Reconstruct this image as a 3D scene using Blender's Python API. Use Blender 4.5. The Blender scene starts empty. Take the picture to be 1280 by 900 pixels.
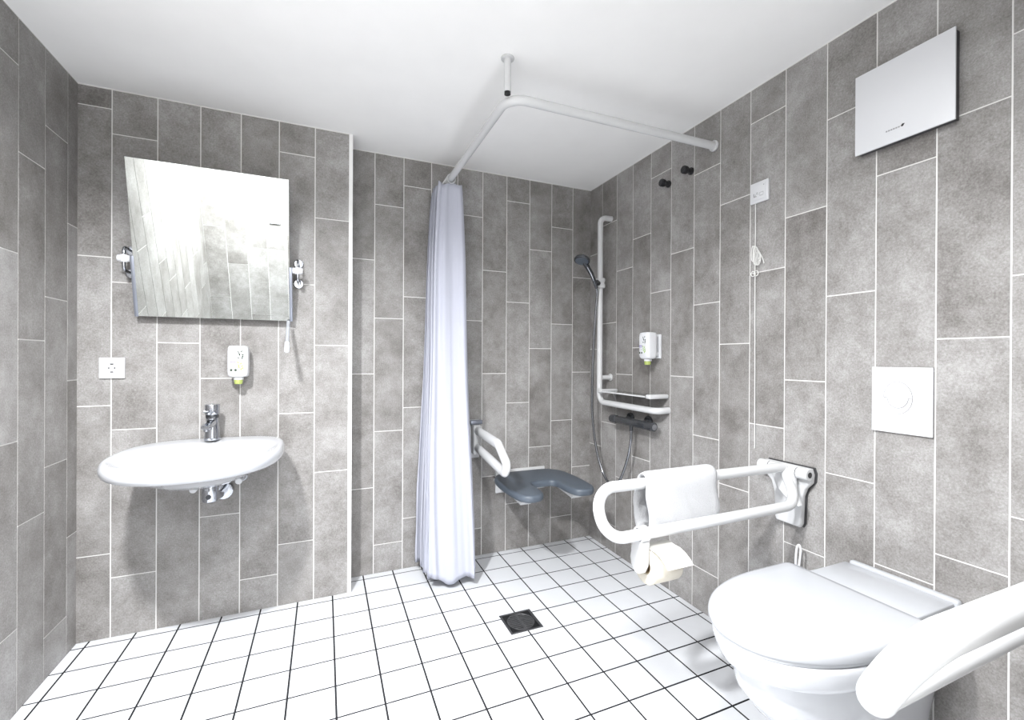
import bpy, bmesh, math, random
from mathutils import Vector, Matrix
PI = math.pi
scene = bpy.context.scene
C = scene.collection

# ------------------------------------------------------------------ room measures (metres)
XR, XL, YB, YS, YN, H = 1.572, -0.901, 2.471, 2.317, 0.05, 2.223   # right wall, left wall, shower wall, basin wall, door wall, ceiling
XT = 0.122                                                         # corner between basin wall and shower recess

# ------------------------------------------------------------------ materials
def new_mat(name):
    m = bpy.data.materials.new(name); m.use_nodes = True
    nt = m.node_tree; b = nt.nodes['Principled BSDF']
    return m, nt, b

def plain(name, col, rough=0.4, metal=0.0, spec=0.5, coat=0.0, bump=0.0, bscale=60.0, var=0.03, vscale=7.0):
    m, nt, b = new_mat(name)
    N = nt.nodes; L = nt.links
    tc = N.new('ShaderNodeTexCoord'); nz = N.new('ShaderNodeTexNoise')
    nz.inputs['Scale'].default_value = vscale; nz.inputs['Detail'].default_value = 3
    L.new(tc.outputs['Object'], nz.inputs['Vector'])
    mx = N.new('ShaderNodeMix'); mx.data_type = 'RGBA'
    mx.inputs[6].default_value = [c*(1-var) for c in col]+[1]
    mx.inputs[7].default_value = [min(1, c*(1+var)) for c in col]+[1]
    L.new(nz.outputs['Fac'], mx.inputs[0]); L.new(mx.outputs[2], b.inputs['Base Color'])
    b.inputs['Roughness'].default_value = rough; b.inputs['Metallic'].default_value = metal
    b.inputs['Specular IOR Level'].default_value = spec
    b.inputs['Coat Weight'].default_value = coat; b.inputs['Coat Roughness'].default_value = 0.05
    if bump:
        n2 = N.new('ShaderNodeTexNoise'); n2.inputs['Scale'].default_value = bscale; n2.inputs['Detail'].default_value = 4
        L.new(tc.outputs['Object'], n2.inputs['Vector'])
        bp = N.new('ShaderNodeBump'); bp.inputs['Strength'].default_value = bump; bp.inputs['Distance'].default_value = 0.004
        L.new(n2.outputs['Fac'], bp.inputs['Height']); L.new(bp.outputs['Normal'], b.inputs['Normal'])
    return m

def tile_mat(name):
    """grey concrete-look wall tile: cloudy patches, fine speckle, a tone of its own for each tile"""
    m, nt, b = new_mat(name); N = nt.nodes; L = nt.links
    tc = N.new('ShaderNodeTexCoord'); at = N.new('ShaderNodeAttribute'); at.attribute_name = 'tone'
    sc = N.new('ShaderNodeVectorMath'); sc.operation = 'MULTIPLY_ADD'
    L.new(at.outputs['Color'], sc.inputs[0]); sc.inputs[1].default_value = (37, 53, 71)
    L.new(tc.outputs['Object'], sc.inputs[2])
    def noise(scale, detail, rough):
        n = N.new('ShaderNodeTexNoise'); n.inputs['Scale'].default_value = scale
        n.inputs['Detail'].default_value = detail; n.inputs['Roughness'].default_value = rough
        L.new(sc.outputs[0], n.inputs['Vector']); return n
    def math_(op, a, v=None, c=None):
        n = N.new('ShaderNodeMath'); n.operation = op
        for k, x in enumerate((a, v, c)):
            if x is None: continue
            if isinstance(x, (int, float)): n.inputs[k].default_value = x
            else: L.new(x, n.inputs[k])
        return n.outputs[0]
    cloud = noise(6.0, 5, 0.6).outputs['Fac']
    patch = noise(26.0, 6, 0.7).outputs['Fac']
    speck = noise(190.0, 6, 0.8).outputs['Fac']
    sep = N.new('ShaderNodeSeparateColor'); L.new(at.outputs['Color'], sep.inputs[0])
    v = math_('MULTIPLY_ADD', cloud, 1.1, -0.55)
    v = math_('ADD', v, math_('MULTIPLY_ADD', patch, 0.6, -0.30))
    v = math_('ADD', v, math_('MULTIPLY_ADD', speck, 1.5, -0.75))
    v = math_('ADD', v, math_('MULTIPLY_ADD', sep.outputs['Red'], 0.20, -0.10))
    v = math_('ADD', v, 0.5)
    # a few dark pits
    pits = noise(95.0, 2, 0.5).outputs['Fac']
    rp = N.new('ShaderNodeMapRange'); rp.inputs['From Min'].default_value = 0.14; rp.inputs['From Max'].default_value = 0.30; rp.inputs['To Min'].default_value = 0.45
    L.new(pits, rp.inputs['Value'])
    ramp = N.new('ShaderNodeValToRGB')
    e = ramp.color_ramp.elements
    e[0].position = 0.08; e[0].color = (0.130, 0.120, 0.112, 1)
    e[1].position = 0.92; e[1].color = (0.400, 0.393, 0.388, 1)
    e.new(0.5).color = (0.252, 0.242, 0.233, 1)
    L.new(v, ramp.inputs[0])
    mx = N.new('ShaderNodeMix'); mx.data_type = 'RGBA'; mx.inputs[6].default_value = (0.15, 0.14, 0.13, 1)
    L.new(rp.outputs[0], mx.inputs[0]); L.new(ramp.outputs[0], mx.inputs[7])
    L.new(mx.outputs[2], b.inputs['Base Color'])
    rr = math_('MULTIPLY_ADD', patch, 0.25, 0.33); L.new(rr, b.inputs['Roughness'])
    b.inputs['Specular IOR Level'].default_value = 0.45
    bp = N.new('ShaderNodeBump'); bp.inputs['Strength'].default_value = 0.12; bp.inputs['Distance'].default_value = 0.002
    L.new(v, bp.inputs['Height']); L.new(bp.outputs['Normal'], b.inputs['Normal'])
    return m

M = {}
M['wall_tile'] = tile_mat('grey_concrete_tile')
M['wall_grout'] = plain('white_grout', (0.72, 0.715, 0.70), 0.85)
M['floor_tile'] = plain('white_floor_tile', (0.66, 0.675, 0.70), 0.30, var=0.02, bump=0.05, bscale=35)
M['floor_grout'] = plain('dark_grout', (0.022, 0.022, 0.024), 0.95, var=0.2, spec=0.1, vscale=60)
M['ceiling'] = plain('white_ceiling_paint', (0.92, 0.92, 0.915), 0.9, bump=0.04, bscale=180)
M['corridor'] = plain('corridor_paint', (0.85, 0.85, 0.85), 0.9)
M['ceramic'] = plain('white_ceramic', (0.53, 0.543, 0.567), 0.12, coat=0.4, var=0.005)
M['plastic'] = plain('white_plastic', (0.68, 0.69, 0.71), 0.28, var=0.01)
M['nylon'] = plain('white_nylon', (0.60, 0.606, 0.612), 0.24, var=0.01)
M['seat_plastic'] = plain('white_seat_plastic', (0.455, 0.468, 0.492), 0.2, var=0.01)
M['steel_white'] = plain('white_painted_aluminium', (0.82, 0.82, 0.81), 0.3, var=0.01)
M['chrome'] = plain('chrome', (0.50, 0.52, 0.56), 0.06, metal=1.0, var=0.01)
M['dark_chrome'] = plain('dark_chrome', (0.10, 0.105, 0.115), 0.14, metal=0.7, var=0.05)
M['alu'] = plain('grey_aluminium', (0.27, 0.29, 0.34), 0.35, metal=0.6)
M['hose'] = plain('hose_metal', (0.30, 0.31, 0.33), 0.18, metal=1.0)
M['mirror'] = plain('mirror_silver', (0.84, 0.88, 0.86), 0.012, metal=1.0, var=0.004)
M['black'] = plain('black_plastic', (0.012, 0.012, 0.013), 0.35, var=0.1)
M['gloss_black'] = plain('glossy_black', (0.015, 0.015, 0.017), 0.12, var=0.05)
M['dark'] = plain('dark_grey_plastic', (0.05, 0.05, 0.052), 0.5, var=0.1)
M['seam'] = plain('grey_seam', (0.25, 0.25, 0.25), 0.7)
M['seat'] = plain('slate_grey_polyurethane', (0.080, 0.098, 0.122), 0.42, bump=0.08, bscale=220, var=0.06)
M['fabric'] = plain('white_curtain_fabric', (0.43, 0.443, 0.512), 0.85, bump=0.05, bscale=400)
M['towel'] = plain('white_terry', (0.52, 0.525, 0.54), 0.95, bump=0.9, bscale=330)
M['paper'] = plain('shaded_cream_paper', (0.56, 0.525, 0.45), 0.9, bump=0.2, bscale=160)  # roll tone lowered to hold the shade on its near side
M['paper_light'] = plain('lit_paper', (0.60, 0.59, 0.555), 0.9, bump=0.2, bscale=160)  # lighter copy of the roll's paper for the lit loose end
M['cord'] = plain('grey_white_cord', (0.70, 0.70, 0.68), 0.7)
M['iron'] = plain('grated_steel', (0.018, 0.018, 0.020), 0.42, metal=0.5, var=0.3, vscale=90)
M['iron_light'] = plain('worn_grate_steel', (0.10, 0.10, 0.105), 0.42, metal=0.6, var=0.3, vscale=90)
M['icon'] = plain('grey_print', (0.30, 0.30, 0.31), 0.6)
M['green'] = plain('green_print', (0.34, 0.50, 0.12), 0.5)
M['dgreen'] = plain('dark_green_print', (0.035, 0.055, 0.035), 0.5)
M['purple'] = plain('purple_print', (0.22, 0.16, 0.42), 0.6)
M['liquid'] = plain('green_cap_plastic', (0.36, 0.43, 0.13), 0.2, var=0.2, vscale=80)
M['door'] = plain('white_door_paint', (0.80, 0.80, 0.78), 0.45)
def glass_mat():
    m, nt, b = new_mat('clear_glass')
    b.inputs['Transmission Weight'].default_value = 1.0; b.inputs['Roughness'].default_value = 0.0; b.inputs['IOR'].default_value = 1.2
    b.inputs['Base Color'].default_value = (0.93, 0.97, 0.96, 1)
    return m
M['glass'] = glass_mat()
def clear_plastic():
    m, nt, b = new_mat('frosted_plastic')
    b.inputs['Transmission Weight'].default_value = 0.65; b.inputs['Roughness'].default_value = 0.2
    b.inputs['Base Color'].default_value = (0.86, 0.90, 0.96, 1)
    return m
M['clear'] = clear_plastic()
def emit(name, col, s):
    m, nt, b = new_mat(name)
    b.inputs['Emission Color'].default_value = col+(1,); b.inputs['Emission Strength'].default_value = s
    b.inputs['Base Color'].default_value = (0.9, 0.9, 0.9, 1)
    return m
M['lamp'] = emit('lit_opal_diffuser', (1.0, 0.985, 0.96), 4.0)

# ------------------------------------------------------------------ object helpers
def link_mesh(name, bm, mats, parent=None, smooth=35, root=None):
    """links the bmesh (built in room coordinates) as ONE mesh object, under parent if given"""
    bmesh.ops.recalc_face_normals(bm, faces=bm.faces)
    off = Vector((0, 0, 0))
    p = parent
    while p is not None:
        off += p.location; p = p.parent
    if off.length: bmesh.ops.translate(bm, verts=bm.verts, vec=-off)
    me = bpy.data.meshes.new(name); bm.to_mesh(me); bm.free()
    for m in (mats if isinstance(mats, (list, tuple)) else [mats]): me.materials.append(m)
    if smooth:
        me.shade_smooth(); me.set_sharp_from_angle(angle=math.radians(smooth))
    o = bpy.data.objects.new(name, me); C.objects.link(o)
    if parent is not None: o.parent = parent
    return o

def thing(name, label, cat, loc, group=None):
    o = bpy.data.objects.new(name, None); C.objects.link(o)
    o.empty_display_size = 0.05; o.location = loc
    o['label'] = label; o['category'] = cat
    if group: o['group'] = group
    return o

def tag(o, label, cat, group=None):
    o['label'] = label; o['category'] = cat
    if group: o['group'] = group
    return o

def struct(name, bm, mats, smooth=0):
    o = link_mesh(name, bm, mats, smooth=smooth); o['kind'] = 'structure'; return o

def B(): return bmesh.new()

def box(bm, x0, x1, y0, y1, z0, z1, bev=0.0, seg=2, mi=0):
    vs = [bm.verts.new(p) for p in ((x0,y0,z0),(x1,y0,z0),(x1,y1,z0),(x0,y1,z0),(x0,y0,z1),(x1,y0,z1),(x1,y1,z1),(x0,y1,z1))]
    fs = [bm.faces.new([vs[i] for i in f]) for f in ((0,3,2,1),(4,5,6,7),(0,1,5,4),(1,2,6,5),(2,3,7,6),(3,0,4,7))]
    for f in fs: f.material_index = mi
    if bev:
        es = list({e for f in fs for e in f.edges})
        r = bmesh.ops.bevel(bm, geom=es, offset=bev, segments=seg, affect='EDGES', profile=0.5)
        for f in r['faces']: f.material_index = mi
    return vs

def oriented_box(bm, mat, sx, sy, sz, bev=0.0, seg=2, mi=0):
    t = bmesh.new(); box(t, -sx/2, sx/2, -sy/2, sy/2, -sz/2, sz/2, bev, seg, mi)
    bmesh.ops.transform(t, matrix=mat, verts=t.verts)
    merge(bm, t)

def merge(bm, t):
    me = bpy.data.meshes.new('tmp'); t.to_mesh(me); t.free(); bm.from_mesh(me); bpy.data.meshes.remove(me)

def frame_along(d):
    d = d.normalized(); up = Vector((0, 0, 1)) if abs(d.z) < 0.9 else Vector((1, 0, 0))
    a = d.cross(up).normalized(); return a, a.cross(d).normalized()

def sweep(bm, pts, r, seg=14, closed=False, caps=True, mi=0, flat=None):
    """tube of radius r (number or list) along the points; flat=(k1,k2) squashes the section"""
    pts = [Vector(p) for p in pts]; n = len(pts)
    rs = r if isinstance(r, (list, tuple)) else [r]*n
    tang = []
    for i in range(n):
        if closed: t = pts[(i+1) % n]-pts[i-1]
        else: t = pts[min(i+1, n-1)]-pts[max(i-1, 0)]
        tang.append(t.normalized())
    a, b = frame_along(tang[0]); rings = []
    k1, k2 = flat or (1, 1)
    for i in range(n):
        t = tang[i]; a = (a-t*a.dot(t)).normalized(); b = t.cross(a)
        rings.append([bm.verts.new(pts[i]+a*(rs[i]*k1*math.cos(2*PI*k/seg))+b*(rs[i]*k2*math.sin(2*PI*k/seg))) for k in range(seg)])
    for i in range(n if closed else n-1):
        p, q = rings[i], rings[(i+1) % n]
        for k in range(seg):
            bm.faces.new((p[k], p[(k+1) % seg], q[(k+1) % seg], q[k])).material_index = mi
    if caps and not closed:
        bm.faces.new(rings[0][::-1]).material_index = mi; bm.faces.new(rings[-1]).material_index = mi

def fillet(pts, rad, n=8, closed=False):
    pts = [Vector(p) for p in pts]; out = []; m = len(pts)
    for i, p in enumerate(pts):
        if not closed and i in (0, m-1): out.append(p); continue
        a = pts[i-1]-p; c = pts[(i+1) % m]-p
        la, lc = a.length, c.length; a.normalize(); c.normalize()
        ang = a.angle(c)
        if ang > PI-0.02: out.append(p); continue
        r = rad[i] if isinstance(rad, (list, tuple)) else rad
        d = min(r/math.tan(ang/2), la*0.49, lc*0.49); r = d*math.tan(ang/2)
        cen = p+(a+c).normalized()*(r/math.sin(ang/2))
        s, e = p+a*d-cen, p+c*d-cen
        for k in range(n+1):
            w = s.angle(e); f = k/n
            out.append(cen+((s*math.sin((1-f)*w)+e*math.sin(f*w))/math.sin(w) if w > 1e-4 else s))
    return out

def cyl(bm, p0, p1, r, seg=20, r1=None, bev=0.0, mi=0):
    p0, p1 = Vector(p0), Vector(p1); r1 = r if r1 is None else r1
    if bev:
        d = (p1-p0).normalized()*bev
        sweep(bm, [p0, p0+d*0.001, p0+d*0.3, p0+d, p1-d, p1-d*0.3, p1-d*0.001, p1], [r-bev, r-bev, r-bev*0.3, r, r1, r1-bev*0.3, r1-bev, r1-bev], seg, mi=mi)
    else: sweep(bm, [p0, p1], [r, r1], seg, mi=mi)

def loft(bm, rings, cap0=True, cap1=True, mi=0):
    vr = [[bm.verts.new(p) for p in ring] for ring in rings]; n = len(vr[0])
    for a, b in zip(vr, vr[1:]):
        for k in range(n): bm.faces.new((a[k], a[(k+1) % n], b[(k+1) % n], b[k])).material_index = mi
    if cap0: bm.faces.new(vr[0][::-1]).material_index = mi
    if cap1: bm.faces.new(vr[-1]).material_index = mi

def sphere(bm, c, r, u=16, v=10, sc=(1, 1, 1), mi=0):
    n0 = len(bm.faces)
    bmesh.ops.create_uvsphere(bm, u_segments=u, v_segments=v, radius=r, matrix=Matrix.Translation(c) @ Matrix.Diagonal((*sc, 1)))
    bm.faces.ensure_lookup_table()
    for f in bm.faces[n0:]: f.material_index = mi

def prism(bm, outline, axis, a0, a1, bev=0.0, seg=2, mi=0):
    """2-D outline extruded along axis ('x': outline is (y,z); 'y': (x,z); 'z': (x,y))"""
    t = bmesh.new()
    def P(u, v, w): return {'x': (w, u, v), 'y': (u, w, v), 'z': (u, v, w)}[axis]
    lo = [t.verts.new(P(u, v, a0)) for u, v in outline]; hi = [t.verts.new(P(u, v, a1)) for u, v in outline]
    n = len(lo); f0 = t.faces.new(lo); f1 = t.faces.new(hi)
    for k in range(n): t.faces.new((lo[k], lo[(k+1) % n], hi[(k+1) % n], hi[k]))
    bmesh.ops.recalc_face_normals(t, faces=t.faces)
    if bev:
        es = list({e for f in (f0, f1) for e in f.edges})
        bmesh.ops.bevel(t, geom=es, offset=bev, segments=seg, affect='EDGES', profile=0.5)
    for f in t.faces: f.material_index = mi
    merge(bm, t)

def oval(cx, cy, ax0, ax1, ay0, ay1, z, n=72, ex0=2.0, ex1=2.0, ey=2.0, clampx=None, clampy=None):
    """closed ring; half axes differ towards -x/+x and -y/+y, exponents make it squarer"""
    out = []
    for k in range(n):
        t = 2*PI*k/n; c, s = math.cos(t), math.sin(t)
        ax = ax1 if c >= 0 else ax0; ay = ay1 if s >= 0 else ay0; e = ex1 if c >= 0 else ex0
        ee = ey[1] if (isinstance(ey, tuple) and s >= 0) else (ey[0] if isinstance(ey, tuple) else e)
        ee = max(ee, e) if not isinstance(ey, tuple) else ee
        x = cx+ax*math.copysign(abs(c)**(2/ee), c); y = cy+ay*math.copysign(abs(s)**(2/ee), s)
        if clampx is not None: x = min(x, clampx)
        if clampy is not None: y = min(y, clampy)
        out.append((x, y, z))
    return out

# ------------------------------------------------------------------ room shell
rnd = random.Random(4)
def tiled_wall(name, slab, axis, plane, inward, joints, offs, lo, hi, z0=0.0, z1=H, length=0.6, g=0.0040, holes=()):
    """slab: grout body box; tiles laid upright in columns between joints along the wall; each column has its own offset"""
    bm = B(); tone = bm.loops.layers.float_color.new('tone')
    box(bm, *slab, mi=1)
    js = [lo]+[j for j in joints if lo < j < hi]+[hi]
    for i, (a, b) in enumerate(zip(js, js[1:])):
        off = offs[i] if i < len(offs) else rnd.choice((0.0, 0.15, 0.3, 0.45))
        zs = [z0]; z = off
        while z < z1-0.012:
            if z > z0+0.012: zs.append(z)
            z += length
        zs.append(z1)
        for c, d in zip(zs, zs[1:]):
            u0, u1 = a+(g/2 if a != lo else 0), b-(g/2 if b != hi else 0)
            v0, v1 = c+(g/2 if c != z0 else 0.001), d-(g/2 if d != z1 else 0.005)
            skip = False
            pieces = [(u0, u1, v0, v1)]
            for (h0, h1, g0, g1) in holes:
                nxt = []
                for (p0, p1, q0, q1) in pieces:
                    if p1 <= h0 or p0 >= h1 or q1 <= g0 or q0 >= g1: nxt.append((p0, p1, q0, q1)); continue
                    if p0 < h0: nxt.append((p0, h0, q0, q1))
                    if p1 > h1: nxt.append((h1, p1, q0, q1))
                    m0, m1 = max(p0, h0), min(p1, h1)
                    if q1 > g1: nxt.append((m0, m1, g1, q1))
                    if q0 < g0: nxt.append((m0, m1, q0, g0))
                pieces = nxt
            col = (rnd.random(), rnd.random(), rnd.random(), 1)
            for (p0, p1, q0, q1) in pieces:
                t0, t1 = sorted((plane, plane-inward*0.004))
                n0 = len(bm.faces)
                if axis == 'x': box(bm, t0, t1, p0, p1, q0, q1)
                else: box(bm, p0, p1, t0, t1, q0, q1)
                bm.faces.ensure_lookup_table()
                for f in bm.faces[n0:]:
                    for l in f.loops: l[tone] = col
    return struct(name, bm, [M['wall_tile'], M['wall_grout']])

G = 0.0012   # grout lies this far behind the tile face
# basin wall (projects in front of the shower recess), its end face closes the recess
tiled_wall('wall_back', (XL-0.1, XT-0.001, YS+G, YB+0.1, 0, H), 'y', YS, -1, [-0.0436-0.1502*k for k in range(6)][::-1]+[0.1065],
           [0.341, 0.242, -0.001, 0.447, 0.147, 0.281, -0.002], XL, 0.106)
tiled_wall('wall_shower', (XT-0.001, XR+0.1, YB+G, YB+0.1, 0, H), 'y', YB, -1, [0.241+0.1499*k for k in range(9)],
           [0.455, 0.150, 0.271, 0.45, 0.156, 0.451, 0.275, 0.001, 0.155, 0.455], XT, XR)
jr = sorted(2.3385-0.1495*k for k in range(16))
offr = [0.0, 0.155, 0.452, 0.002, 0.285, 0.458, 0.191, 0.006, 0.285, 0.466, 0.157, 0.511, 0.001, 0.153, 0.31, 0.46, 0.0]
tiled_wall('wall_right', (XR+G, XR+0.1, YN-0.12, YB+0.1, 0, H), 'x', XR, -1, jr, offr[::-1], YN, YB)
jl = sorted(2.2445-0.1497*k for k in range(15))
offl = [0.447, 0.149, 0.594, 0.268, 0.0, 0.45, 0.15, 0.30, 0.0, 0.45, 0.15, 0.3, 0.0, 0.45, 0.15, 0.3]
tiled_wall('wall_left', (XL-0.1, XL-G, YN-0.12, YS+0.05, 0, H), 'x', XL, 1, jl, offl[::-1], YN, YS)
# recess end face
bm = B(); tone = bm.loops.layers.float_color.new('tone')
box(bm, XT-0.0012, XT, YS+0.004, YB, 0.001, H-0.005)
for f in bm.faces:
    for l in f.loops: l[tone] = (0.4, 0.3, 0.7, 1)
struct('wall_recess', bm, [M['wall_tile']])
# door wall with its opening
DX0, DX1, DZ = -0.22, 0.76, 2.02
bm = B(); tone = bm.loops.layers.float_color.new('tone')
def near_slab(bm):
    for (a, b, c, d) in ((XL, DX0, 0, H), (DX1, XR, 0, H), (DX0, DX1, DZ, H)):
        box(bm, a, b, YN-0.12, YN-G, c, d, mi=1)
near_slab(bm)
for (lo, hi, z0, z1) in ((XL, DX0-0.06, 0, H), (DX1+0.06, XR, 0, H), (DX0-0.06, DX1+0.06, DZ+0.06, H)):
    x = lo
    while x < hi-0.01:
        x1 = min(x+0.15, hi); off = rnd.choice((0, .15, .3, .45)); z = off
        zs = [z0]
        while z < z1-0.012:
            if z > z0+0.012: zs.append(z)
            z += 0.6
        zs.append(z1)
        for c, d in zip(zs, zs[1:]):
            n0 = len(bm.faces); box(bm, x+0.0016, x1-0.0016, YN-0.004, YN, c+0.0016, d-0.0016); bm.faces.ensure_lookup_table()
            col = (rnd.random(), rnd.random(), rnd.random(), 1)
            for f in bm.faces[n0:]:
                for l in f.loops: l[tone] = col
        x = x1
struct('wall_near', bm, [M['wall_tile'], M['wall_grout']])
bm = B()
for (a, b, c, d) in ((DX0-0.055, DX0, 0, DZ), (DX1, DX1+0.055, 0, DZ), (DX0-0.055, DX1+0.055, DZ, DZ+0.055)):
    box(bm, a, b, YN, YN+0.012, c, d, 0.003)
struct('door_1', bm, [M['door']])
# corner profile of the projecting basin wall
bm = B(); box(bm, 0.1055, XT+0.001, YS-0.0015, YS+0.006, 0.001, H-0.001, 0.0012)
struct('trim_1', bm, [plain('white_corner_profile', (0.82, 0.82, 0.81), 0.4)])
# ceiling
bm = B(); box(bm, XL-0.1, XR+0.1, YN-0.12, YB+0.1, H, H+0.1); struct('ceiling', bm, [M['ceiling']])
# floor: grout bed and 15 cm tiles, cut round the drain
DR = (0.7155, 0.8605, 1.7075, 1.8525)
bm = B()
for (a, b, c, d) in ((XL-0.1, DR[0]-0.001, YN-0.12, YB+0.1), (DR[1]+0.001, XR+0.1, YN-0.12, YB+0.1), (DR[0]-0.001, DR[1]+0.001, YN-0.12, DR[2]-0.001), (DR[0]-0.001, DR[1]+0.001, DR[3]+0.001, YB+0.1)):
    box(bm, a, b, c, d, -0.1, -0.0004, mi=1)
gx, gy, gg = 0.1898, 2.2755, 0.0066
x = gx-0.15*8
while x < XR:
    y = gy-0.15*16
    while y < YB:
        a, b, c, d = max(x+gg/2, XL), min(x+0.15-gg/2, XR), max(y+gg/2, YN-0.12), min(y+0.15-gg/2, YB)
        if b > a and d > c:
            pcs = [(a, b, c, d)]
            h0, h1, g0, g1 = DR[0]-0.002, DR[1]+0.002, DR[2]-0.002, DR[3]+0.002
            nxt = []
            for (p0, p1, q0, q1) in pcs:
                if p1 <= h0 or p0 >= h1 or q1 <= g0 or q0 >= g1: nxt.append((p0, p1, q0, q1)); continue
                if p0 < h0: nxt.append((p0, h0, q0, q1))
                if p1 > h1: nxt.append((h1, p1, q0, q1))
                m0, m1 = max(p0, h0), min(p1, h1)
                if q1 > g1: nxt.append((m0, m1, g1, q1))
                if q0 < g0: nxt.append((m0, m1, q0, g0))
            for (p0, p1, q0, q1) in nxt:
                if p1-p0 > 0.002 and q1-q0 > 0.002: box(bm, p0, p1, q0, q1, -0.008, 0)
        y += 0.15
    x += 0.15
struct('floor', bm, [M['floor_tile'], M['floor_grout']])
# corridor behind the open door
bm = B(); box(bm, -1.6, 2.0, -1.7, YN-0.12, -0.1, 0); struct('corridor_floor', bm, [plain('corridor_linoleum', (0.55, 0.54, 0.52), 0.5)])
bm = B(); box(bm, -1.6, 2.0, -1.7, YN-0.12, 2.4, 2.5); struct('corridor_ceiling', bm, [M['corridor']])
bm = B(); box(bm, -1.6, 2.0, -1.8, -1.7, 0, 2.4); struct('corridor_wall_far', bm, [M['corridor']])
bm = B(); box(bm, -1.7, -1.6, -1.7, YN-0.12, 0, 2.4); struct('corridor_wall_left', bm, [M['corridor']])
bm = B(); box(bm, 2.0, 2.1, -1.7, YN-0.12, 0, 2.4); struct('corridor_wall_right', bm, [M['corridor']])
bm = B()
for (a, b, c, d) in ((-1.6, DX0, 0, 2.4), (DX1, 2.0, 0, 2.4), (DX0, DX1, DZ, 2.4)): box(bm, a, b, YN-0.145, YN-0.121, c, d)
struct('corridor_wall_near', bm, [M['corridor']])

# ------------------------------------------------------------------ floor drain
t = thing('floor_drain', 'square dark steel floor drain with slotted grate among white floor tiles', 'drain', (0.788, 1.78, -0.01))
cx, cy = 0.788, 1.78
bm = B()
for (a, b, c, d) in ((DR[0], DR[1], DR[2], DR[2]+0.008), (DR[0], DR[1], DR[3]-0.008, DR[3]), (DR[0], DR[0]+0.008, DR[2]+0.008, DR[3]-0.008), (DR[1]-0.008, DR[1], DR[2]+0.008, DR[3]-0.008)):
    box(bm, a, b, c, d, -0.009, 0.0012, 0.0008, 1)
link_mesh('frame', bm, M['iron_light'], t, 30)
bm = B(); box(bm, DR[0]+0.008, DR[1]-0.008, DR[2]+0.008, DR[3]-0.008, -0.0400, -0.030)
link_mesh('sump', bm, M['black'], t, 0)
bm = B()
R0 = 0.056
for k in range(-4, 5):
    y = cy+k*0.0125
    for (s0, s1) in ((-1, -0.08), (0.08, 1)):
        w = math.sqrt(max(R0**2-(k*0.0125)**2, 0.0001))
        if w < 0.012: continue
        box(bm, cx+min(s0, s1)*w if s0 < 0 else cx+0.006, cx-0.006 if s0 < 0 else cx+w, y-0.0031, y+0.0031, -0.006, 0.0002, 0.0008, 1)
box(bm, cx-0.006, cx+0.006, cy-R0, cy+R0, -0.006, 0.0003, 0.0006, 1)
ring = []
for k in range(48):
    a = 2*PI*k/48; ring.append((cx+0.0585*math.cos(a), cy+0.0585*math.sin(a), -0.002))
sweep(bm, ring, 0.0028, 6, closed=True)
link_mesh('grate', bm, M['iron_light'], t, 30)
bm = B()
for sx in (-1, 1):
    for sy in (-1, 1):
        q = 0.0635
        pts = [(cx+sx*q, cy+sy*q)]+[(cx+sx*0.0605*math.cos(a), cy+sy*0.0605*math.sin(a)) for a in [PI/2*k/8 for k in range(9)]]
        pts = [(px, py) for px, py in pts]
        prism(bm, pts, 'z', -0.0058, -0.0005)
link_mesh('corner_plate', bm, M['iron'], t, 30)

# ------------------------------------------------------------------ washbasin
BX = -0.425
def bring(hw, yf, yb, z, yc=2.02, eb=3.2):
    return oval(BX, yc, hw, hw, yc-yf, min(yb, YS-0.0006)-yc, z, n=120, ey=(2.2, eb))
t = thing('washbasin', 'white wall-hung oval washbasin under the tilted mirror', 'washbasin', (BX, YS-0.02, 0.63))
rings = [bring(0.02, 1.93, 1.97, 0.700, 1.95, 2), bring(0.06, 1.89, 2.01, 0.702, 1.95, 2), bring(0.11, 1.84, 2.06, 0.712, 1.95, 2), bring(0.155, 1.805, 2.10, 0.730, 1.955, 2.2),
         bring(0.190, 1.775, 2.13, 0.750, 1.96, 2.3), bring(0.213, 1.757, 2.15, 0.766, 1.97, 2.4), bring(0.230, 1.743, 2.165, 0.7775, 1.98, 2.4), bring(0.243, 1.732, 2.18, 0.785, 1.99, 2.5),
         bring(0.252, 1.724, 2.23, 0.7895, 2.00, 2.8), bring(0.259, 1.716, 2.29, 0.7915, 2.01, 3.2), bring(0.266, 1.708, 2.345, 0.7900),
         bring(0.271, 1.702, 2.357, 0.786), bring(0.2755, 1.696, 2.36, 0.776), bring(0.2765, 1.695, 2.36, 0.766), bring(0.275, 1.697, 2.36, 0.755),
         bring(0.270, 1.703, 2.36, 0.745), bring(0.260, 1.714, 2.36, 0.738), bring(0.243, 1.734, 2.36, 0.733), bring(0.222, 1.765, 2.36, 0.728), bring(0.195, 1.80, 2.36, 0.716), bring(0.160, 1.845, 2.36, 0.694),
         bring(0.115, 1.90, 2.33, 0.672), bring(0.05, 1.97, 2.2, 0.664)]
bm = B(); loft(bm, rings)
link_mesh('bowl', bm, M['ceramic'], t, 120)
for s in (-1, 1):
    bm = B(); box(bm, BX+s*0.205-0.022, BX+s*0.205+0.022, 2.24, YS-0.0006, 0.700, 0.7335, 0.006)
    link_mesh('mounting_lug', bm, M['ceramic'], t)
bm = B(); cyl(bm, (BX, 1.95, 0.7008), (BX, 1.95, 0.7055), 0.021, 24, bev=0.001); link_mesh('drain_plug', bm, M['chrome'], t)

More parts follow.
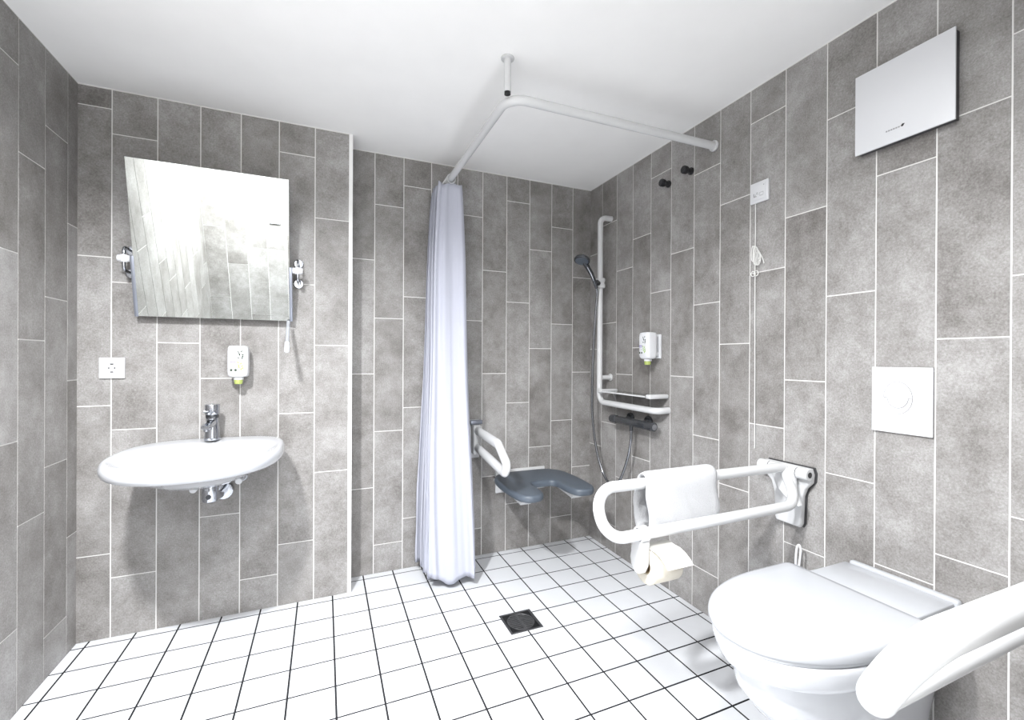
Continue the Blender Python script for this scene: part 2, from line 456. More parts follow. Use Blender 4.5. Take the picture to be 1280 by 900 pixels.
# faucet
FX, FY, FZ = -0.432, 2.232, 0.7925
t = thing('faucet', 'chrome single-lever mixer tap on the back ledge of the washbasin', 'tap', (FX, FY, FZ))
bm = B()
prof = [(0.029, 0), (0.0295, 0.003), (0.0285, 0.012), (0.0255, 0.040), (0.0225, 0.066), (0.0235, 0.086), (0.0230, 0.092)]
loft(bm, [[(FX+r*math.cos(2*PI*k/28), FY+r*math.sin(2*PI*k/28), FZ+z+0.0002) for k in range(28)] for r, z in prof])
link_mesh('body', bm, M['chrome'], t)
bm = B()
def rr(cx, z, y, hw, hh, n=20, e=3):
    return [(cx+hw*math.copysign(abs(math.cos(a))**(2/e), math.cos(a)), y, z+hh*math.copysign(abs(math.sin(a))**(2/e), math.sin(a))) for a in [2*PI*k/n for k in range(n)]]
loft(bm, [rr(FX, FZ+0.074, FY-0.005, 0.018, 0.017), rr(FX, FZ+0.073, FY-0.04, 0.0185, 0.014), rr(FX, FZ+0.070, FY-0.08, 0.0185, 0.0105), rr(FX, FZ+0.067, FY-0.112, 0.0175, 0.0085), rr(FX, FZ+0.066, FY-0.117, 0.014, 0.0055)])
cyl(bm, (FX, FY-0.098, FZ+0.050), (FX, FY-0.098, FZ+0.063), 0.0110, 18)
link_mesh('spout', bm, M['chrome'], t)
bm = B(); cyl(bm, (FX, FY, FZ+0.0925), (FX, FY, FZ+0.106), 0.0235, 28, bev=0.001); link_mesh('cartridge_ring', bm, M['dark_chrome'], t)
bm = B()
cyl(bm, (FX, FY, FZ+0.1065), (FX, FY, FZ+0.150), 0.0265, 28, r1=0.0275, bev=0.003)
oriented_box(bm, Matrix.Translation((FX-0.012, FY-0.052, FZ+0.122)) @ Matrix.Rotation(0.22, 4, 'Z') @ Matrix.Rotation(-0.16, 4, 'X'), 0.020, 0.085, 0.007, 0.003)
link_mesh('lever', bm, M['chrome'], t)

# trap
t = thing('basin_trap', 'chrome trap and wall rosette under the washbasin', 'drain trap', (-0.40, 2.24, 0.56))
bm = B(); cyl(bm, (-0.403, YS-0.0006, 0.556), (-0.403, YS-0.016, 0.556), 0.037, 32, bev=0.004); link_mesh('wall_rosette', bm, M['chrome'], t)
bm = B()
sweep(bm, fillet([(-0.403, YS-0.013, 0.556), (-0.404, 2.225, 0.560), (-0.414, 2.20, 0.575), (-0.42, 2.13, 0.592)], 0.03, 6), 0.0155, 18)
link_mesh('outlet_pipe', bm, M['chrome'], t)
bm = B()
loft(bm, [[(-0.418+r*math.cos(2*PI*k/28), 2.13+r*math.sin(2*PI*k/28), z) for k in range(28)] for r, z in [(0.008, 0.558), (0.018, 0.559), (0.026, 0.565), (0.0285, 0.575), (0.0285, 0.615), (0.030, 0.617), (0.030, 0.625), (0.020, 0.630), (0.016, 0.640), (0.016, 0.6632)]])
link_mesh('trap_cup', bm, M['chrome'], t)
bm = B(); cyl(bm, (-0.418, 2.1025, 0.587), (-0.418, 2.0975, 0.587), 0.009, 16); link_mesh('cleaning_plug', bm, M['dark_chrome'], t)
# angle valves
def valve(x, z, label, wide=False):
    t = thing('angle_valve', label, 'valve', (x, YS-0.0006, z), 'angle valves under the washbasin')
    bm = B(); cyl(bm, (x, YS-0.0006, z), (x, YS-0.008, z), 0.022, 24, bev=0.002); link_mesh('wall_mount', bm, M['chrome'], t)
    bm = B(); cyl(bm, (x, YS-0.008, z), (x, YS-0.062, z), 0.010, 16); sweep(bm, [(x, YS-0.04, z), (x, YS-0.04, z+0.032)], 0.007, 12)
    link_mesh('body', bm, M['dark_chrome'], t)
    bm = B(); cyl(bm, (x, YS-0.062, z), (x, YS-0.094, z-0.002), 0.0135, 18, bev=0.003); link_mesh('knob', bm, M['plastic'], t)
valve(-0.497, 0.592, 'angle valve with white knob left of the trap, nearest the power socket side')
valve(-0.335, 0.612, 'angle valve with white knob right of the trap and its rosette')

# ------------------------------------------------------------------ tilting mirror
t = thing('tilting_mirror', 'frameless rectangular mirror tilted forward above the washbasin on side brackets', 'mirror', (-0.42, YS, 1.304))
mb, mt = Vector((0, 2.267, 1.304)), Vector((0, 2.129, 1.8915))
mx0, mx1 = -0.694, -0.143
up = (mt-mb).normalized(); nrm = Vector((0, -up.z, up.y))          # towards the room
rot = Matrix(((1, 0, 0), (0, -nrm.y, up.y), (0, -nrm.z, up.z))).to_4x4()   # local y = away from room, z = up the mirror
ctr = (mb+mt)/2
Lm = (mt-mb).length
bm = B(); oriented_box(bm, Matrix.Translation(Vector(((mx0+mx1)/2, 0, 0))+ctr-nrm*0.0027) @ rot, mx1-mx0, 0.005, Lm, 0.0006, 1)
link_mesh('mirror_glass', bm, M['mirror'], t, 20)
bm = B(); oriented_box(bm, Matrix.Translation(Vector(((mx0+mx1)/2, 0, 0))+ctr-nrm*0.0078) @ rot, mx1-mx0-0.004, 0.005, Lm-0.004)
link_mesh('backing', bm, M['dark'], t, 20)
PV = 0.225    # pivot height along the glass from its lower edge
for sx, x in ((-1, mx0), (1, mx1)):
    bm = B(); cc = mb+up*(0.118)-nrm*0.010
    oriented_box(bm, Matrix.Translation(Vector((x+sx*0.0035, 0, 0))+cc) @ rot, 0.013, 0.024, 0.24, 0.002)
    rail = link_mesh('side_rail', bm, M['alu'], t)
    pv = mb+up*PV-nrm*0.012; px = x+sx*0.032
    bm = B()
    for dz in (0.046, -0.046):
        cyl(bm, (px, YS-0.0006, pv.z+dz), (px, YS-0.010, pv.z+dz), 0.021, 24, bev=0.003)
        sweep(bm, fillet([(px, YS-0.009, pv.z+dz), (px, pv.y, pv.z+dz), (px, pv.y, pv.z)], 0.018, 6), 0.006, 12)
    link_mesh('wall_bracket', bm, M['chrome'], t)
    bm = B(); cyl(bm, (px-sx*0.022, pv.y, pv.z), (px+sx*0.020, pv.y, pv.z), 0.0135, 18, bev=0.003); cyl(bm, (px, pv.y, pv.z-0.015), (px, pv.y, pv.z+0.015), 0.012, 16, bev=0.002)
    link_mesh('clamp_knob', bm, M['plastic'], t)
bm = B()
l0, l1 = Vector((-0.150, 2.258, 1.300)), Vector((-0.1475, 2.160, 1.205))
sweep(bm, [l0, l1], 0.0078, 14); lv = link_mesh('tilt_lever', bm, M['clear'], t)
bm = B(); d = (l1-l0).normalized(); sweep(bm, [l1, l1+d*0.004, l1+d*0.055, l1+d*0.062], [0.0079, 0.0105, 0.0105, 0.004], 18); link_mesh('lever_grip', bm, M['plastic'], lv)

# ------------------------------------------------------------------ socket on the basin wall
sx, sz = -0.789, 1.0935
t = thing('wall_socket', 'square white power socket on the grey tiles left of the washbasin', 'socket', (sx, YS-0.0006, sz))
bm = B(); box(bm, sx-0.041, sx+0.041, YS-0.010, YS-0.0006, sz-0.042, sz+0.042, 0.002); link_mesh('frame', bm, M['plastic'], t)
bm = B()
# insert with round well
o = []; n = 40
outer = [(sx+0.030*s[0], sz+0.030*s[1]) for s in [(max(-1, min(1, 1.42*math.cos(2*PI*k/n))), max(-1, min(1, 1.42*math.sin(2*PI*k/n)))) for k in range(n)]]
circ = [(sx+0.0195*math.cos(2*PI*k/n), sz+0.0195*math.sin(2*PI*k/n)) for k in range(n)]
ys = YS-0.0125
loft(bm, [[(a, YS-0.0101, b) for a, b in outer], [(a, ys, b) for a, b in outer], [(a, ys, b) for a, b in circ], [(a*1, YS-0.0103, b) for a, b in circ]])
link_mesh('insert', bm, M['plastic'], t, 30)
bm = B()
for q in (-0.0095, 0.0095): cyl(bm, (sx+q, YS-0.0111, sz), (sx+q, YS-0.0104, sz), 0.0028, 14)
for q in (-0.016, 0.0155): box(bm, sx-0.005, sx+0.005, YS-0.0115, YS-0.0104, sz+q-0.002, sz+q+0.002)
link_mesh('contact', bm, M['black'], t, 0)

# ------------------------------------------------------------------ soap dispensers (two)
def dispenser(label, mtx, loc):
    """built facing -Y with its back on y=0, centred on x=0, z=0 at body middle"""
    t = thing('soap_dispenser', label, 'soap dispenser', loc, 'soap dispensers')
    def part(name, bm, mats, par, sm=40):
        bmesh.ops.transform(bm, matrix=mtx, verts=bm.verts)
        return link_mesh(name, bm, mats, par, sm)
    bm = B()
    box(bm, -0.032, 0.032, -0.012, -0.0006, -0.062, 0.062, 0.004)
    box(bm, -0.018, 0.018, -0.045, -0.010, 0.046, 0.056, 0.003); box(bm, -0.026, 0.026, -0.034, -0.010, -0.050, -0.030, 0.006)
    part('wall_mount', bm, M['plastic'], t)
    bm = B()
    loft(bm, [oval(0, -0.062, w, w, d, d, z, n=48, ex0=4, ex1=4) for w, d, z in ((0.022, 0.016, -0.064), (0.033, 0.025, -0.062), (0.038, 0.030, -0.054), (0.0395, 0.033, -0.040), (0.0395, 0.034, 0.045), (0.038, 0.033, 0.062), (0.034, 0.029, 0.069), (0.024, 0.02, 0.071))])
    bottle = part('bottle', bm, M['plastic'], t, 45)
    bm = B(); cyl(bm, (0, -0.062, -0.0642), (0, -0.062, -0.075), 0.019, 24, bev=0.001); part('neck', bm, M['plastic'], t)
    bm = B(); cyl(bm, (0, -0.064, -0.0752), (0, -0.064, -0.094), 0.017, 20, r1=0.0155, bev=0.002); part('dosing_cap', bm, M['liquid'], t)
    # printed plant, line of writing and two badges
    bm = B(); yf = -0.0962
    def leaf(x, z, l, a, w, mi):
        dx, dz = math.cos(a)*l, math.sin(a)*l; nx, nz = -math.sin(a)*w, math.cos(a)*w
        f = bm.faces.new([bm.verts.new(p) for p in ((x, yf, z), (x+dx*.5+nx, yf, z+dz*.5+nz), (x+dx, yf, z+dz), (x+dx*.5-nx, yf, z+dz*.5-nz))]); f.material_index = mi
    for k, (x, z, a) in enumerate(((0.008, 0.040, 2.4), (0.012, 0.042, 0.9), (0.012, 0.034, 2.7), (0.014, 0.030, 0.3), (0.011, 0.026, 2.0), (0.015, 0.021, 0.7), (0.010, 0.018, 2.9), (0.016, 0.012, 1.2))):
        leaf(x, z, 0.012, a, 0.0030, 0)
    for x, z, a in ((0.008, -0.004, 2.6), (0.011, -0.012, 1.2), (0.012, -0.020, 0.6), (0.010, -0.026, 2.2), (0.016, -0.030, 0.9), (0.007, -0.018, 1.9), (0.014, -0.036, 1.6)):
        leaf(x, z, 0.013, a, 0.0034, 1)
    for q in range(5): box(bm, -0.026+q*0.005, -0.0225+q*0.005, yf-0.0001, yf+0.0003, 0.000, 0.004+0.001*(q % 2), mi=2)
    for q in range(6): box(bm, -0.026+q*0.0045, -0.023+q*0.0045, yf-0.0001, yf+0.0003, -0.006, -0.0035, mi=2)
    for q in range(3): box(bm, -0.013+q*0.003, -0.011+q*0.003, yf-0.0001, yf+0.0003, -0.018, -0.016, mi=2)
    for x in (-0.022, -0.006): cyl(bm, (x, yf+0.0003, -0.033), (x, yf-0.0001, -0.033), 0.0050, 14, mi=0)
    part('label_print', bm, [M['dgreen'], M['green'], M['purple']], bottle, 0)
dispenser('white soap dispenser with green cap on the wall above the washbasin tap', Matrix.Translation((-0.341, YS, 1.118)) , (-0.341, YS-0.0006, 1.118))
mt2 = Matrix.Translation((XR, 1.833, 1.205)) @ Matrix.Rotation(-PI/2, 4, 'Z')
dispenser('white soap dispenser with green cap on the shower side wall above the glass shelf', mt2, (XR-0.0006, 1.833, 1.205))

# ------------------------------------------------------------------ shower rail for the curtain
RX, RY, RZ = 0.602, 1.49, 2.076
t = thing('curtain_rail', 'white L-shaped shower curtain rail hung from ceiling and tiled wall', 'curtain rail', (RX, RY, H))
bm = B(); sweep(bm, fillet([(RX, YB-0.0125, RZ), (RX, RY, RZ), (XR-0.011, RY-0.018, RZ)], 0.075, 10), 0.0165, 18); link_mesh('rod', bm, M['nylon'], t)
bm = B(); cyl(bm, (RX, RY+0.012, RZ+0.0235), (RX, RY+0.012, H-0.006), 0.0125, 18); cyl(bm, (RX, RY+0.012, H-0.0065), (RX, RY+0.012, H-0.0004), 0.024, 24, bev=0.002); link_mesh('ceiling_post', bm, M['nylon'], t)
bm = B(); cyl(bm, (RX, RY+0.012, RZ+0.0145), (RX, RY+0.012, RZ+0.0235), 0.0115, 16); link_mesh('post_screw', bm, M['black'], t)
bm = B(); cyl(bm, (XR-0.012, RY-0.018, RZ), (XR-0.0006, RY-0.018, RZ), 0.0235, 24, bev=0.003); link_mesh('wall_flange', bm, M['nylon'], t)
bm = B(); cyl(bm, (RX, YB-0.012, RZ), (RX, YB-0.0006, RZ), 0.0235, 24, bev=0.003); link_mesh('wall_flange', bm, M['nylon'], t)

# curtain
t = thing('shower_curtain', 'long white shower curtain gathered at the end of its rail', 'curtain', (0.59, 2.3, 0.06))
rc = random.Random(11)
NU, NV, NF = 620, 72, 5
amps = [rc.uniform(0.88, 1.06) for _ in range(NF*2+4)]
rip = [(f, rc.uniform(0, 6.3), a) for f, a in ((17.3, 0.75), (26.7, 0.7), (38.9, 0.55), (53.1, 0.3))]
def base_pt(u, v):
    """accordion of NF folds between wall (u 0) and front edge (u 1)"""
    yt, yb = 2.445-0.175*u, 2.445-0.300*u
    y = yb+(yt-yb)*v**0.85
    ph = u*NF*2*PI+PI*0.5+0.2*math.sin(4*u+2*v)
    k = ph/PI; i = int(max(0, min(len(amps)-2, k))); fr = max(0, min(1, k-i))
    A = (0.064+0.062*(1-v)**0.75+0.004*math.sin(3*PI*v))*(amps[i]*(1-fr)+amps[i+1]*fr)
    tri = math.asin(0.985*math.sin(ph))/1.398
    return 0.597-0.012*(1-v)+A*tri, y
def curtain_pt(u, v):
    x, y = base_pt(u, v); x2, y2 = base_pt(u+0.001, v)
    tx, ty = x2-x, y2-y; l = math.hypot(tx, ty) or 1; nx, ny = -ty/l, tx/l
    r = 0
    for f, p, a in rip: r += a*math.sin(2*PI*u*f+p+2.4*math.sin(1.8*v+p)+0.05*f*v*math.sin(p*3))
    r = math.copysign(abs(r/1.6)**0.8, r)
    amp = 0.0052+0.0064*(1-v)**0.8
    x += nx*r*amp; y += ny*r*amp
    zb = 0.056+0.014*math.sin(u*NF*2*PI+0.6)+0.017*math.sin(u*37)+0.010*math.sin(u*110+1)+0.016*(1-u)
    z = zb+(2.046-zb)*v
    if v > 0.93: z += 0.007*math.sin(2*PI*u*18)*(v-0.93)/0.07
    return Vector((x, min(y, YB-0.010), z))
bm = B()
grid = [[bm.verts.new(curtain_pt(i/NU, j/NV)) for i in range(NU+1)] for j in range(NV+1)]
for j in range(NV):
    for i in range(NU): bm.faces.new((grid[j][i], grid[j][i+1], grid[j+1][i+1], grid[j+1][i]))
co = link_mesh('cloth', bm, M['fabric'], t, 180)
sm = co.modifiers.new('thickness', 'SOLIDIFY'); sm.thickness = 0.0012; sm.offset = 0
for k in range(8):
    y = 2.280+k*0.0225
    bm = B(); rp = [(RX+0.0215*math.cos(a), y+0.002*math.sin(a), RZ-0.004+0.0245*math.sin(a)) for a in [2*PI*q/24 for q in range(24)]]
    sweep(bm, rp, 0.003, 8, closed=True); link_mesh('ring', bm, M['nylon'], t)

# ------------------------------------------------------------------ vertical shower handrail
VX, VY = 1.495, 2.245
t = thing('shower_handrail', 'white L-shaped shower grab rail on the tiled wall in the corner', 'grab rail', (XR-0.0006, VY, 0.885))
bm = B()
sweep(bm, fillet([(XR-0.001, VY-0.004, 1.974), (VX, VY, 1.974), (VX, VY, 0.888), (VX, 1.752, 0.884), (XR-0.001, 1.750, 0.886)], [0, 0.042, 0.05, 0.045, 0], 10), 0.0165, 18)
link_mesh('rail', bm, M['nylon'], t)
bm = B(); cyl(bm, (VX+0.014, VY-0.003, 1.03), (XR-0.001, VY-0.003, 1.03), 0.0135, 16); cyl(bm, (XR-0.007, VY-0.003, 1.03), (XR-0.0006, VY-0.003, 1.03), 0.022, 20, bev=0.002); link_mesh('wall_stay', bm, M['nylon'], t)
# slider (moves on the rail, holds the shower head): its own thing
t = thing('shower_slider', 'white sliding shower holder clamped on the vertical grab rail', 'shower holder', (VX, VY, 1.555))
bm = B()
loft(bm, [oval(VX, VY, w, w, w*1.05, w*1.05, z, n=28, ex0=3, ex1=3) for w, z in ((0.0172, 1.586), (0.0172, 1.557), (0.022, 1.556), (0.026, 1.560), (0.0265, 1.575), (0.0225, 1.587), (0.0265, 1.600), (0.026, 1.612), (0.022, 1.616), (0.0172, 1.615), (0.0172, 1.586))], False, False)
link_mesh('clamp', bm, M['nylon'], t)
bm = B(); cyl(bm, (VX-0.022, VY-0.02, 1.580), (VX-0.046, VY-0.034, 1.587), 0.013, 16, bev=0.002); link_mesh('cradle', bm, M['dark'], t)
# hand shower
hs = Vector((1.437, 2.207, 1.575)); he = Vector((1.362, 2.182, 1.668)); hd = Vector((1.322, 2.165, 1.692))
t = thing('hand_shower', 'dark chrome hand shower hooked in the slider, pointing into the shower', 'shower head', (hs.x, hs.y, hs.z))
bm = B(); sweep(bm, [hs+Vector((0.014, 0.007, -0.022)), hs, (hs+he)/2+Vector((0.004, 0, 0.004)), he], [0.0095, 0.0115, 0.0125, 0.0145], 16); hn = link_mesh('handle', bm, M['dark_chrome'], t)
bm = B(); sweep(bm, [hs*0.85+he*0.15+Vector((-0.008, -0.0105, -0.001)), (hs+he)/2+Vector((-0.0065, -0.0115, 0.003)), hs*0.1+he*0.9+Vector((-0.008, -0.0125, -0.001))], [0.002, 0.0048, 0.003], 8); link_mesh('chrome_strip', bm, M['chrome'], hn)
ax = Vector((-0.30, -0.22, -0.93)).normalized(); a, b = frame_along(ax)
bm = B()
loft(bm, [[hd+ax*h+(a*math.cos(2*PI*k/32)+b*math.sin(2*PI*k/32))*r for k in range(32)] for r, h in ((0.010, -0.026), (0.026, -0.022), (0.041, -0.010), (0.0455, 0.000), (0.044, 0.006), (0.040, 0.0085))])
sweep(bm, [he, he*0.5+hd*0.5+Vector((0, 0, 0.008)), hd+Vector((0.01, 0.004, 0.008))], [0.0145, 0.017, 0.012], 14)
head = link_mesh('head', bm, M['dark_chrome'], t)
bm = B(); loft(bm, [[hd+ax*h+(a*math.cos(2*PI*k/32)+b*math.sin(2*PI*k/32))*r for k in range(32)] for r, h in ((0.037, 0.0086), (0.036, 0.0105), (0.020, 0.0112))]); link_mesh('spray_plate', bm, M['seat'], head)

# thermostat mixer
MX, MZ = 1.508, 0.802
t = thing('shower_mixer', 'dark chrome thermostatic shower mixer bar below the horizontal grab rail', 'shower mixer', (XR-0.0006, 1.96, MZ))
for y in (2.045, 1.895):
    bm = B(); cyl(bm, (XR-0.0006, y, MZ+0.010), (XR-0.012, y, MZ+0.010), 0.031, 28, bev=0.004); cyl(bm, (XR-0.012, y, MZ+0.010), (MX+0.010, y, MZ), 0.014, 16); link_mesh('wall_union', bm, M['dark_chrome'], t)
bm = B(); cyl(bm, (MX, 1.835, MZ), (MX, 2.085, MZ), 0.0215, 24, bev=0.002); cyl(bm, (MX, 1.962, MZ-0.045), (MX, 1.962, MZ-0.015), 0.010, 16); link_mesh('bar', bm, M['dark_chrome'], t)
for y0, y1, nm in ((1.780, 1.8345, 'temperature_knob'), (2.0855, 2.138, 'flow_knob')):
    bm = B(); n = 24
    loft(bm, [[(MX+r*(1+0.03*(k % 2))*math.cos(2*PI*k/n), y, MZ+r*(1+0.03*(k % 2))*math.sin(2*PI*k/n)) for k in range(n)] for r, y in ((0.018, y0), (0.0225, y0+0.003), (0.0235, (y0+y1)/2), (0.0215, y1))])
    kn = link_mesh(nm, bm, M['dark_chrome'], t)
    if nm == 'temperature_knob':
        bm = B(); cyl(bm, (MX, y0-0.002, MZ), (MX, y0-0.0002, MZ), 0.0145, 20); link_mesh('end_cap', bm, M['chrome'], kn)
# hose
def cat(pts, n=10):
    pts = [Vector(p) for p in pts]; out = []
    q = [pts[0]]+pts+[pts[-1]]
    for i in range(1, len(q)-2):
        p0, p1, p2, p3 = q[i-1:i+3]
        for k in range(n):
            s = k/n
            out.append(0.5*((2*p1)+(-p0+p2)*s+(2*p0-5*p1+4*p2-p3)*s*s+(-p0+3*p1-3*p2+p3)*s**3))
    out.append(pts[-1]); return out
hp = cat([(MX, 1.962, MZ-0.046), (MX-0.002, 1.963, 0.70), (MX-0.006, 1.985, 0.60), (MX-0.004, 2.06, 0.465), (MX-0.006, 2.14, 0.428), (MX-0.006, 2.215, 0.475), (1.490, 2.265, 0.60), (1.478, 2.290, 0.78),
          (1.472, 2.288, 0.95), (1.468, 2.272, 1.20), (1.466, 2.246, 1.42), (1.462, 2.226, 1.52), tuple(hs+Vector((0.0145, 0.0075, -0.025)))], 14)
rr_ = []
bm = B(); sweep(bm, hp, [0.0068+(0.0006 if k % 2 else 0) for k in range(len(hp))], 12)
ho = link_mesh('shower_hose', bm, M['hose'], None, 60); tag(ho, 'grey metal shower hose looping from the mixer up to the hand shower', 'hose')
# glass shelf
t = thing('shower_shelf', 'glass shower shelf with two white end holders above the mixer', 'shelf', (XR-0.0006, 1.98, 0.95))
for y in (2.185, 1.765):
    bm = B(); box(bm, 1.452, XR-0.0006, y-0.019, y+0.019, 0.944, 0.966, 0.008, 3); link_mesh('end_holder', bm, M['nylon'], t)
bm = B(); prism(bm, [(XR-0.004, 0.945), (XR-0.030, 0.945), (XR-0.004, 0.90)], 'y', 2.180, 2.188, 0.001, 1); link_mesh('support_fin', bm, M['nylon'], t)
bm = B(); box(bm, 1.456, XR-0.003, 1.785, 2.165, 0.951, 0.957, 0.001, 1); link_mesh('glass_plate', bm, M['glass'], t)
bm = B(); box(bm, 1.4525, 1.4555, 1.785, 2.165, 0.950, 0.958, 0.0008, 1); link_mesh('edge_strip', bm, M['nylon'], t)

# ------------------------------------------------------------------ folding shower seat
SXc = 1.083
t = thing('shower_bench', 'slate grey fold-down shower seat with horseshoe opening on the back wall', 'shower seat', (SXc, YB-0.0006, 0.45))
def smooth_loop(pts, it=3):
    for _ in range(it):
        q = []
        for i in range(len(pts)):
            a, b = Vector(pts[i]), Vector(pts[(i+1) % len(pts)])
            q += [a*0.75+b*0.25, a*0.25+b*0.75]
        pts = q
    return [tuple(p) for p in pts]
half = [(0.0, 2.428), (0.10, 2.428), (0.18, 2.40), (0.224, 2.32), (0.230, 2.13), (0.212, 1.948), (0.090, 1.946), (0.070, 2.06), (0.078, 2.168), (0.0, 2.174)]
full = [(SXc+x, y) for x, y in half]+[(SXc-x, y) for x, y in half[::-1][1:-1]]
loop = smooth_loop(full, 3)
bm = B()
prism(bm, loop, 'z', 0.442, 0.480, 0.0145, 4)
so = link_mesh('seat_pan', bm, M['seat'], t, 60)
bm = B(); cyl(bm, (SXc-0.17, YB-0.028, 0.466), (SXc+0.12, YB-0.028, 0.466), 0.014, 16)
box(bm, SXc-0.16, SXc+0.16, YB-0.014, YB-0.0006, 0.35, 0.483, 0.004)
link_mesh('wall_mount', bm, M['nylon'], t)
for s in (-1, 1):
    bm = B(); prism(bm, [(2.452, 0.440), (2.452, 0.425), (2.30, 0.426), (2.06, 0.404), (2.045, 0.420), (2.045, 0.4405), (2.42, 0.4405)], 'x', SXc+s*0.148-0.030, SXc+s*0.148+0.030, 0.004)
    link_mesh('support_arm', bm, M['nylon'], t)
# folding armrest beside the seat
AX = 0.790
t = thing('hinged_support_rail', 'white angular fold-down armrest between curtain and grey shower seat', 'armrest', (AX, YB-0.0006, 0.68))
bm = B()
sweep(bm, fillet([(AX, 2.405, 0.735), (AX, 2.070, 0.717), (AX, 1.950, 0.640), (AX, 1.975, 0.600), (AX, 2.03, 0.600), (AX, 2.405, 0.640)], [0, 0.035, 0.03, 0.02, 0.02, 0], 6), 0.0245, 18, flat=(0.8, 1.0))
link_mesh('arm', bm, M['nylon'], t)
bm = B(); box(bm, AX-0.030, AX+0.030, YB-0.020, YB-0.0006, 0.57, 0.79, 0.005)
box(bm, AX-0.024, AX+0.024, 2.390, YB-0.020, 0.600, 0.765, 0.010, 3)
link_mesh('wall_plate', bm, M['nylon'], t)
bm = B(); cyl(bm, (AX-0.034, 2.425, 0.778), (AX+0.034, 2.425, 0.778), 0.014, 18, bev=0.002); link_mesh('hinge_pin', bm, M['alu'], t)

# ------------------------------------------------------------------ wall hooks
def hook(y, z, label):
    t = thing('wall_hook', label, 'hook', (XR-0.0006, y, z), 'black wall hooks in the shower')
    bm = B(); cyl(bm, (XR-0.0006, y, z), (XR-0.010, y, z), 0.017, 20, bev=0.002); cyl(bm, (XR-0.010, y, z), (XR-0.030, y, z), 0.0125, 18); link_mesh('stem', bm, M['black'], t)
    bm = B(); cyl(bm, (XR-0.030, y, z), (XR-0.054, y, z), 0.0185, 24, bev=0.005); link_mesh('knob', bm, M['gloss_black'], t)
hook(1.7555, 2.010, 'lower left of two small black wall hooks, above the shower shelf')
hook(1.6065, 2.017, 'upper right of two small black wall hooks, nearest the rail flange')

# ------------------------------------------------------------------ ventilation cover
t = thing('fan_cover', 'square white ventilation fan cover high on the right wall', 'fan cover', (XR-0.0006, 0.78, 1.92))
bm = B(); box(bm, XR-0.0238, XR-0.0006, 0.646, 0.884, 1.789, 2.0285); link_mesh('housing', bm, M['dark'], t, 0)  # dark housing widened to the plate edge, standing for its shadow gap
bm = B(); box(bm, XR-0.030, XR-0.0240, 0.642, 0.888, 1.785, 2.0326, 0.0012); cv = link_mesh('front_plate', bm, M['plastic'], t)
bm = B(); yb, zb = 0.783, 1.8215
for k in range(6): box(bm, XR-0.0304, XR-0.0301, yb+0.020-k*0.0062-0.0045, yb+0.020-k*0.0062, zb, zb+0.0042, mi=0)
f = bm.faces.new([bm.verts.new((XR-0.0304, yb-0.022+p, zb+0.002+q)) for p, q in ((0.005, 0), (0, 0.006), (-0.006, 0.0045), (-0.001, -0.003))]); f.material_index = 1
link_mesh('maker_mark', bm, [M['icon'], M['black']], cv, 0)

# ------------------------------------------------------------------ emergency call switch and its cord
t = thing('call_switch', 'small square white emergency pull switch on the right wall tiles', 'switch', (XR-0.0006, 1.245, 1.798))
bm = B(); box(bm, XR-0.010, XR-0.0006, 1.2055, 1.2845, 1.757, 1.838, 0.002); link_mesh('frame', bm, M['plastic'], t)
bm = B(); box(bm, XR-0.0135, XR-0.0101, 1.2165, 1.2735, 1.768, 1.827, 0.0015); rk = link_mesh('rocker', bm, M['plastic'], t)
bm = B(); xf = XR-0.0138
box(bm, xf, xf+0.0002, 1.2625, 1.2665, 1.780, 1.794); box(bm, xf, xf+0.0002, 1.2525, 1.2625, 1.780, 1.7825)
sweep(bm, [(xf, 1.2605, 1.7815), (xf, 1.250, 1.797), (xf, 1.246, 1.785)], 0.0009, 6)
link_mesh('pictogram', bm, M['icon'], rk, 0); bm = B()
sweep(bm, [(xf, 1.2235+0.009*a, 1.7805+0.012*b) for a, b in ((0, 0), (1.7, 0), (1.7, 1), (0, 1))], 0.0009, 6, closed=True)
link_mesh('pictogram', bm, M['icon'], rk, 0); bm = B()
cyl(bm, (xf, 1.2215, 1.819), (xf+0.0003, 1.2215, 1.819), 0.0022, 10)
link_mesh('indicator', bm, M['icon'], rk, 0)
cxx, cyy = XR-0.0085, 1.2615
t = thing('pull_cord', 'thin grey pull cord hanging knotted below the emergency switch', 'cord', (cxx, cyy, 0.79))
bm = B(); sweep(bm, [(cxx, cyy, 1.7565), (cxx+0.001, cyy, 1.65), (cxx, cyy+0.0005, 1.52), (cxx, cyy-0.001, 1.2), (cxx+0.001, cyy-0.002, 0.79)], 0.0018, 8); link_mesh('line', bm, M['cord'], t)
bm = B()
for k, (dy, dz, w, h) in enumerate(((0.000, 0.0, 0.011, 0.034), (0.006, 0.004, 0.010, 0.030), (-0.006, -0.006, 0.012, 0.036), (-0.012, -0.014, 0.014, 0.030), (-0.020, -0.022, 0.012, 0.024))):
    pts = []
    for q in range(24):
        a = 2*PI*q/24
        pts.append((cxx-0.004-0.002*k+0.004*math.sin(a), cyy+dy-w*math.sin(a)*(0.6+0.4*math.cos(a/2)), 1.555+dz+h*math.cos(a)))
    sweep(bm, pts, 0.0017, 6, closed=True)
sweep(bm, cat([(cxx-0.003, cyy, 1.59), (cxx-0.006, cyy-0.020, 1.565), (cxx-0.005, cyy-0.036, 1.535), (cxx-0.004, cyy-0.042, 1.513)], 6), 0.0017, 6)
sweep(bm, cat([(cxx-0.003, cyy, 1.585), (cxx-0.006, cyy-0.012, 1.555), (cxx-0.005, cyy-0.026, 1.522)], 6), 0.0017, 6)
link_mesh('cord_bundle', bm, M['cord'], t)
bm = B()
for s in (-1, 1):
    sweep(bm, [(cxx-0.003, cyy+s*0.007+0.009*math.sin(2*PI*q/18), 1.480+0.010*math.cos(2*PI*q/18)) for q in range(18)], 0.0016, 6, closed=True)
